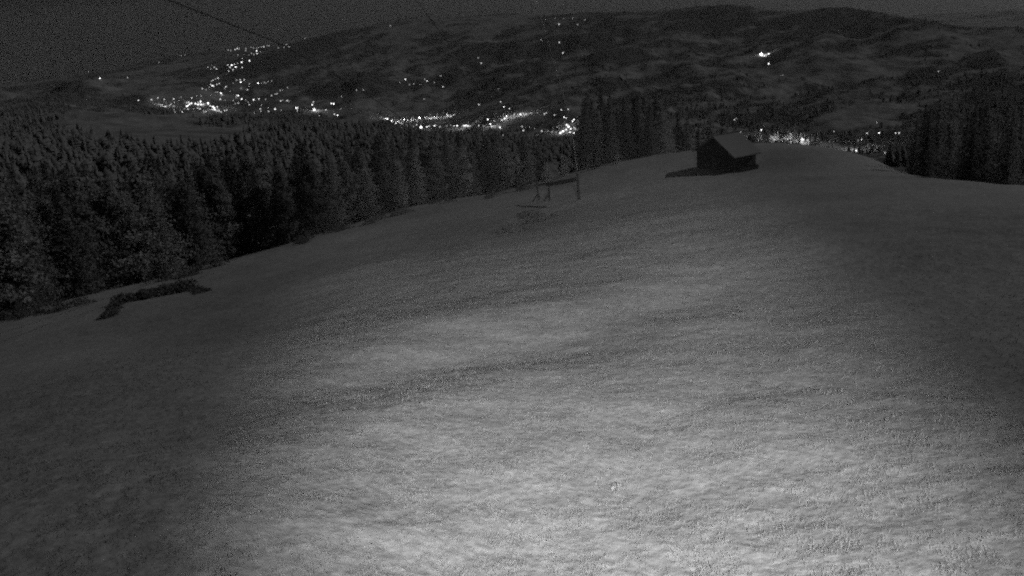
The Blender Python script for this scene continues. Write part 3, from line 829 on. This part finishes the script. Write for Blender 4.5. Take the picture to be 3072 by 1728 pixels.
Z1 = [(775, 618, 3), (680, 545, 1), (988, 612, 1), (2350, 265, 0), (2430, 855, 5), (2415, 825, 3), (2425, 800, 2), (2300, 850, 2), (2562, 815, 3), (2520, 860, 2), (1228, 488, 0), (2470, 905, 1)]
Z6 = [(85,1068,2),(283,1046,2),(385,1018,2),(483,1042,2),(628,1040,2),(740,1005,1),(710,1055,1),(905,1020,2),(505,1155,2),(575,1130,2),(590,1110,1),(630,1148,1),(640,1085,1),(635,1205,1),(650,1240,1),
(730,1210,1),(762,1240,2),(795,1190,1),(850,1195,2),(935,1185,1),(1000,1180,2),(1035,1195,2),(830,1160,3),(850,1145,3),(875,1125,3),(905,1108,3),(830,1095,2),(860,1090,2),(965,1118,3),(1000,1110,4),(1045,1080,3),(1050,1110,4),(1090,1118,2),
(1160,1100,3),(1165,1120,3),(1195,1145,2),(1215,1152,2),(1240,1170,3),(1258,1188,3),(1270,1210,3),(1300,1222,2),(1330,1225,2),(1360,1240,2),(1300,1160,2),(1125,1230,2),(1090,1215,1),(1095,1245,1),(1415,1217,2),(1445,1210,2),
(1350,1050,2),(1420,1052,1),(1550,1062,1),(1680,1043,3),(1625,1097,2),(1580,1108,1),(1865,1055,3),(1945,1045,2),(1740,1050,1),(2050,1042,1),(1210,990,1),(1055,995,1),(985,985,1),(1360,955,3),(1375,970,2),(1280,930,1),(1310,935,1),
(1497,920,1),(1600,985,2),(1625,990,3),(1590,1015,1),(1070,873,2),(1125,892,1),(1180,860,1),(1200,815,2),(1225,835,3),(1245,840,2),(1295,808,2),(1335,798,2),(1215,762,1),(1235,745,2),(1275,730,2),(1315,715,2),(1435,852,2),(1415,870,1),
(1655,745,2),(1665,785,3),(1718,742,2),(1600,745,1),(1540,785,1),(1800,810,1),(1790,855,1),(1768,893,2),(1933,800,3),(1985,795,1),(2025,780,1),(2050,785,1),(2088,768,1),(2140,760,1),(1670,870,1),(2140,980,2),(2195,965,1),(2225,955,2),
(2275,910,1),(2310,895,1),(2385,855,1),(2280,1070,2),(2310,1055,1),(2380,1065,2),(2410,1065,1),(1780,1085,1),(1795,1125,2),(1985,1130,1),(1965,1190,2),(1975,1225,2),(1985,1250,2),(2050,1250,1),(2095,1230,2),(2090,1170,1),(2195,1195,3),
(2290,1210,1),(2545,1165,2),(2520,1182,3),(2540,1220,2),(1710,1280,1),(1765,1268,1),(1645,1290,1),(1875,1250,1),
(1470,285,1),(1510,283,1),(1575,275,2),(1610,262,2),(1640,262,1),(1740,290,1),(1745,260,1),(1820,240,1),(1860,245,1),(1910,245,1),(1940,240,1),(1985,232,1),(2020,230,2),(2070,212,1),(2100,215,1),(2245,247,1),(2330,235,1),(2410,228,1),
(2370,193,1),(1400,305,0),(1910,298,3),(1970,300,1),(1915,338,2),(1865,350,1),(1830,332,1),(1780,342,1),(1700,345,0),(1620,355,1),(805,347,1),(735,362,0),(1690,410,1),(1800,450,3),(1680,475,3),(1615,485,1),(1565,500,2),(1527,525,3),
(1465,515,2),(1500,550,2),(1475,603,2),(1545,582,2),(1590,552,3),(1688,550,2),(1255,545,2),(1155,550,1),(1200,572,1),(1292,575,2),(1215,510,0),(1385,535,0)]
Z2 = [(442,210,1),(558,625,3),(515,648,1),(590,665,1),(620,660,1),(672,665,1),(725,636,2),(708,622,1),(780,645,1),(830,597,1),(847,682,2),(702,777,1),(1127,820,2),(1293,798,2),(1318,838,3),(1362,852,2),(1143,500,2),(1120,460,1),
(1607,318,1),(1747,342,2),(1775,420,2),(1745,200,2),(1888,200,1),(1275,697,1),(180,705,1),(232,705,1),(65,755,1),(5,820,3),(35,905,3),(10,895,2),(60,850,1),(1640,160,0),(1720,148,0),(1780,150,0),(1850,150,0),(1945,160,0),
(420,932,3),(450,940,4),(470,955,4),(528,960,2),(485,965,3),
(620,985,1),(645,975,2),(678,990,5),(725,992,3),(740,985,2),(783,988,3),(790,978,2),(825,990,2),(877,982,1),(908,978,1),(935,985,2),(958,985,3),(1010,985,3),(1025,985,3),(1040,985,3),(1055,985,2),(1105,948,1),(1125,985,2),(1165,985,1),
(1195,938,3),(1245,945,2),(1215,975,3),(1225,988,2),(1285,945,1),(1303,940,2),(1325,920,4),(1340,910,3),(1375,902,1),(1398,895,2),(1445,885,4),(1470,885,2),(1490,890,2),(1530,885,2),(1578,882,1),(1290,1000,3),(1285,988,2),(1230,1045,1),
(1312,1055,1),(1460,988,2),(1468,1010,4),(1520,990,1),(1560,1000,1),(1612,1025,2),(1632,892,2),(1645,880,2),(1710,900,2),(1762,862,2),(1815,855,2),(1785,918,3),(1800,922,2),(1860,935,3),(1850,950,3),
(1805,970,4),(1818,985,5),(1835,1000,4),(1800,1005,4),(1775,1020,5),(1755,1032,5),(1860,1000,2),(1872,1005,2),(1860,1042,3),(1830,1035,3),(1720,1030,1),(1690,1030,1),(1660,1025,1),(1655,1080,4),(1710,1070,1),(1775,1100,2),
(1815,1110,1),(1735,1115,1),(1870,1112,3),(1885,1110,3),(1730,995,1),(2140,1068,1),(2385,812,1)]
Z3 = [(97,320,1),(680,398,5),(712,402,4),(735,403,3),(735,473,3),(832,550,1),(1958,526,1),(487,875,3),(505,862,1),(533,962,1),(561,987,2),(20,988,1),(45,995,1),(682,952,3),(700,920,1),(711,946,2),(760,945,2),(800,955,1),
(740,1015,3),(750,1040,4),(725,1028,2),(765,1020,2),(845,1025,2),(895,1032,2),(995,1040,4),(987,1058,4),(980,1070,3),(1040,1012,1),(1065,1074,3),(1205,960,1),(1330,972,2),(1445,972,2),(1380,1018,4),(1360,1018,3),(1405,1022,3),
(1390,1075,4),(1378,1092,4),(1365,1100,3),(1530,972,3),(1557,970,2),(1515,893,1),(1650,971,2),(1675,971,2),(1740,971,2),(1618,1015,1),(1605,1060,1),(1625,1075,1),(1625,1105,3),(1620,1120,3),(1640,1140,2),(1573,1112,2),(1565,1062,1),(1160,1062,1)]
ALL = [(x / 2.576, y / 2.576, s) for x, y, s in Z1] + [(400 + x / 5.152, 100 + y / 5.152, s) for x, y, s in Z6] + \
      [(1000 + x / 2.576, y / 2.576, s) for x, y, s in Z2] + [(2000 + x / 2.403, y / 2.403, s) for x, y, s in Z3]
def where(px, py):
    if px < 400: return 'alone on the dark hillside left of the town'
    if px < 1000 and py < 175: return 'in the thin far rows above the town, near the dark cable'
    if px < 700 and py < 225: return 'in the small cluster above the town'
    if px < 1030: return 'in the town at left' if px < 780 else 'in the right end of the town at left'
    if px < 1350 and py < 300: return 'in the hamlet on the mountainside above the lit road'
    if px < 1180: return 'at the junction where the lit road begins'
    if px < 1470: return 'in the straight row along the village street'
    if px < 1620 and py < 420: return 'on the curving street of the village' if py < 365 else 'at the lower side of the curving village street'
    if px < 1760 and py > 330: return 'in the bright village centre left of the dark conifers'
    if px < 2100: return 'scattered on the mountainside'
    if px < 2480 and py < 260: return 'high on the mountain above the hut'
    if px < 2480: return 'in the village right of the hut'
    return 'in the last cluster behind the crest at right'
ones = {}
for px, py, s in ALL: ones.setdefault((where(px, py), min(s, 4), s == 5), []).append(1)
adj = {0: 'faint', 1: 'small dim', 2: 'clear white', 3: 'bright white', 4: 'very bright'}
for px, py, s in ALL:
    wh = where(px, py)
    if s >= 4:
        house(px, py, s, 'brightly lit %s %s' % ('large house' if s == 5 else 'house', wh), 'lit houses ' + wh)
    else:
        lamp(px, py, s, '%s street lamp %s' % (adj[s], wh), 'street lamps ' + wh)

# lit road between the junction and the village: strip laid on the ground, real lamps above it
def road(pts, width, label):
    P = []
    for a, b_ in zip(pts[:-1], pts[1:]):
        for k in range(12):
            t = k / 12; P.append(hit(a[0] * (1 - t) + b_[0] * t, a[1] * (1 - t) + b_[1] * t, 1800)[:2])
    P = np.array(P); d = np.gradient(P, axis=0); d /= np.linalg.norm(d, axis=1)[:, None] + 1e-9; nrm = np.stack([-d[:, 1], d[:, 0]], 1)
    V = []
    for s in (-.5, -.17, .17, .5):
        q = P + nrm * width * s; V.append(np.stack([q[:, 0], q[:, 1], height(q[:, 0], q[:, 1]) + 1.2], 1))
    n = len(P); V = np.concatenate(V); Fc = [(c * n + i, c * n + i + 1, (c + 1) * n + i + 1, (c + 1) * n + i) for c in range(3) for i in range(n - 1)]
    o = put("road", mesh_np("road", V, np.array(Fc), M_ROAD)); o['kind'] = 'structure'; o['label'] = label
road([(1140, 366), (1205, 366), (1290, 356), (1370, 346)], 22, 'lamplit road running from the junction towards the village')
def glow(px, py, power, h=14, rmin=1800):
    x, y, z, r = hit(px, py, rmin)
    ld = bpy.data.lights.new("street_light", 'POINT'); ld.energy = power; ld.shadow_soft_size = 1.0
    o = bpy.data.objects.new("street_light", ld); COL.objects.link(o); o.location = (x, y, z + h)
for px in range(1195, 1370, 16):
    glow(px, 366.5 - (px - 1195) * .108, 35000, 12)
for px, py, pw in [(1170, 364, 1e5), (1265, 386, 5e4), (1390, 384, 7e4), (1475, 380, 4e4), (1515, 358, 4e4), (1562, 345, 4e4), (1690, 392, 3e4), (1705, 378, 3e4), (1680, 398, 2e4),
                   (495, 317, 8e4), (605, 315, 1.5e5), (640, 328, 1e5), (943, 332, 1e5)]:
    glow(px, py, pw, 20)
for px, py, pw in [(2312, 430, 3e4), (2345, 425, 4e4), (2378, 425, 4e4), (2410, 440, 3e4), (2575, 450, 3e4), (2290, 167, 1e5)]:
    glow(px, py, pw, 18, 900)

# ---------------------------------------------------------------- night air
def haze():
    b = MB(); zlo, zhi = -1800.0, 1500.0
    b.box((0, 0, (zlo + zhi) / 2), (64000, 64000, zhi - zlo))
    m = bpy.data.materials.new("night_air"); m.use_nodes = True; nt = m.node_tree; nt.nodes.clear()
    v = nt.nodes.new("ShaderNodeVolumePrincipled"); v.inputs['Color'].default_value = (.9, .9, .9, 1); v.inputs['Density'].default_value = HAZE
    o_ = nt.nodes.new("ShaderNodeOutputMaterial"); nt.links.new(v.outputs[0], o_.inputs['Volume'])
    o = put("haze", b.mesh("haze", m)); o['kind'] = 'stuff'; o['label'] = 'thin night haze over the whole valley'; o['category'] = 'haze'
HAZE = 1.4e-5
haze()
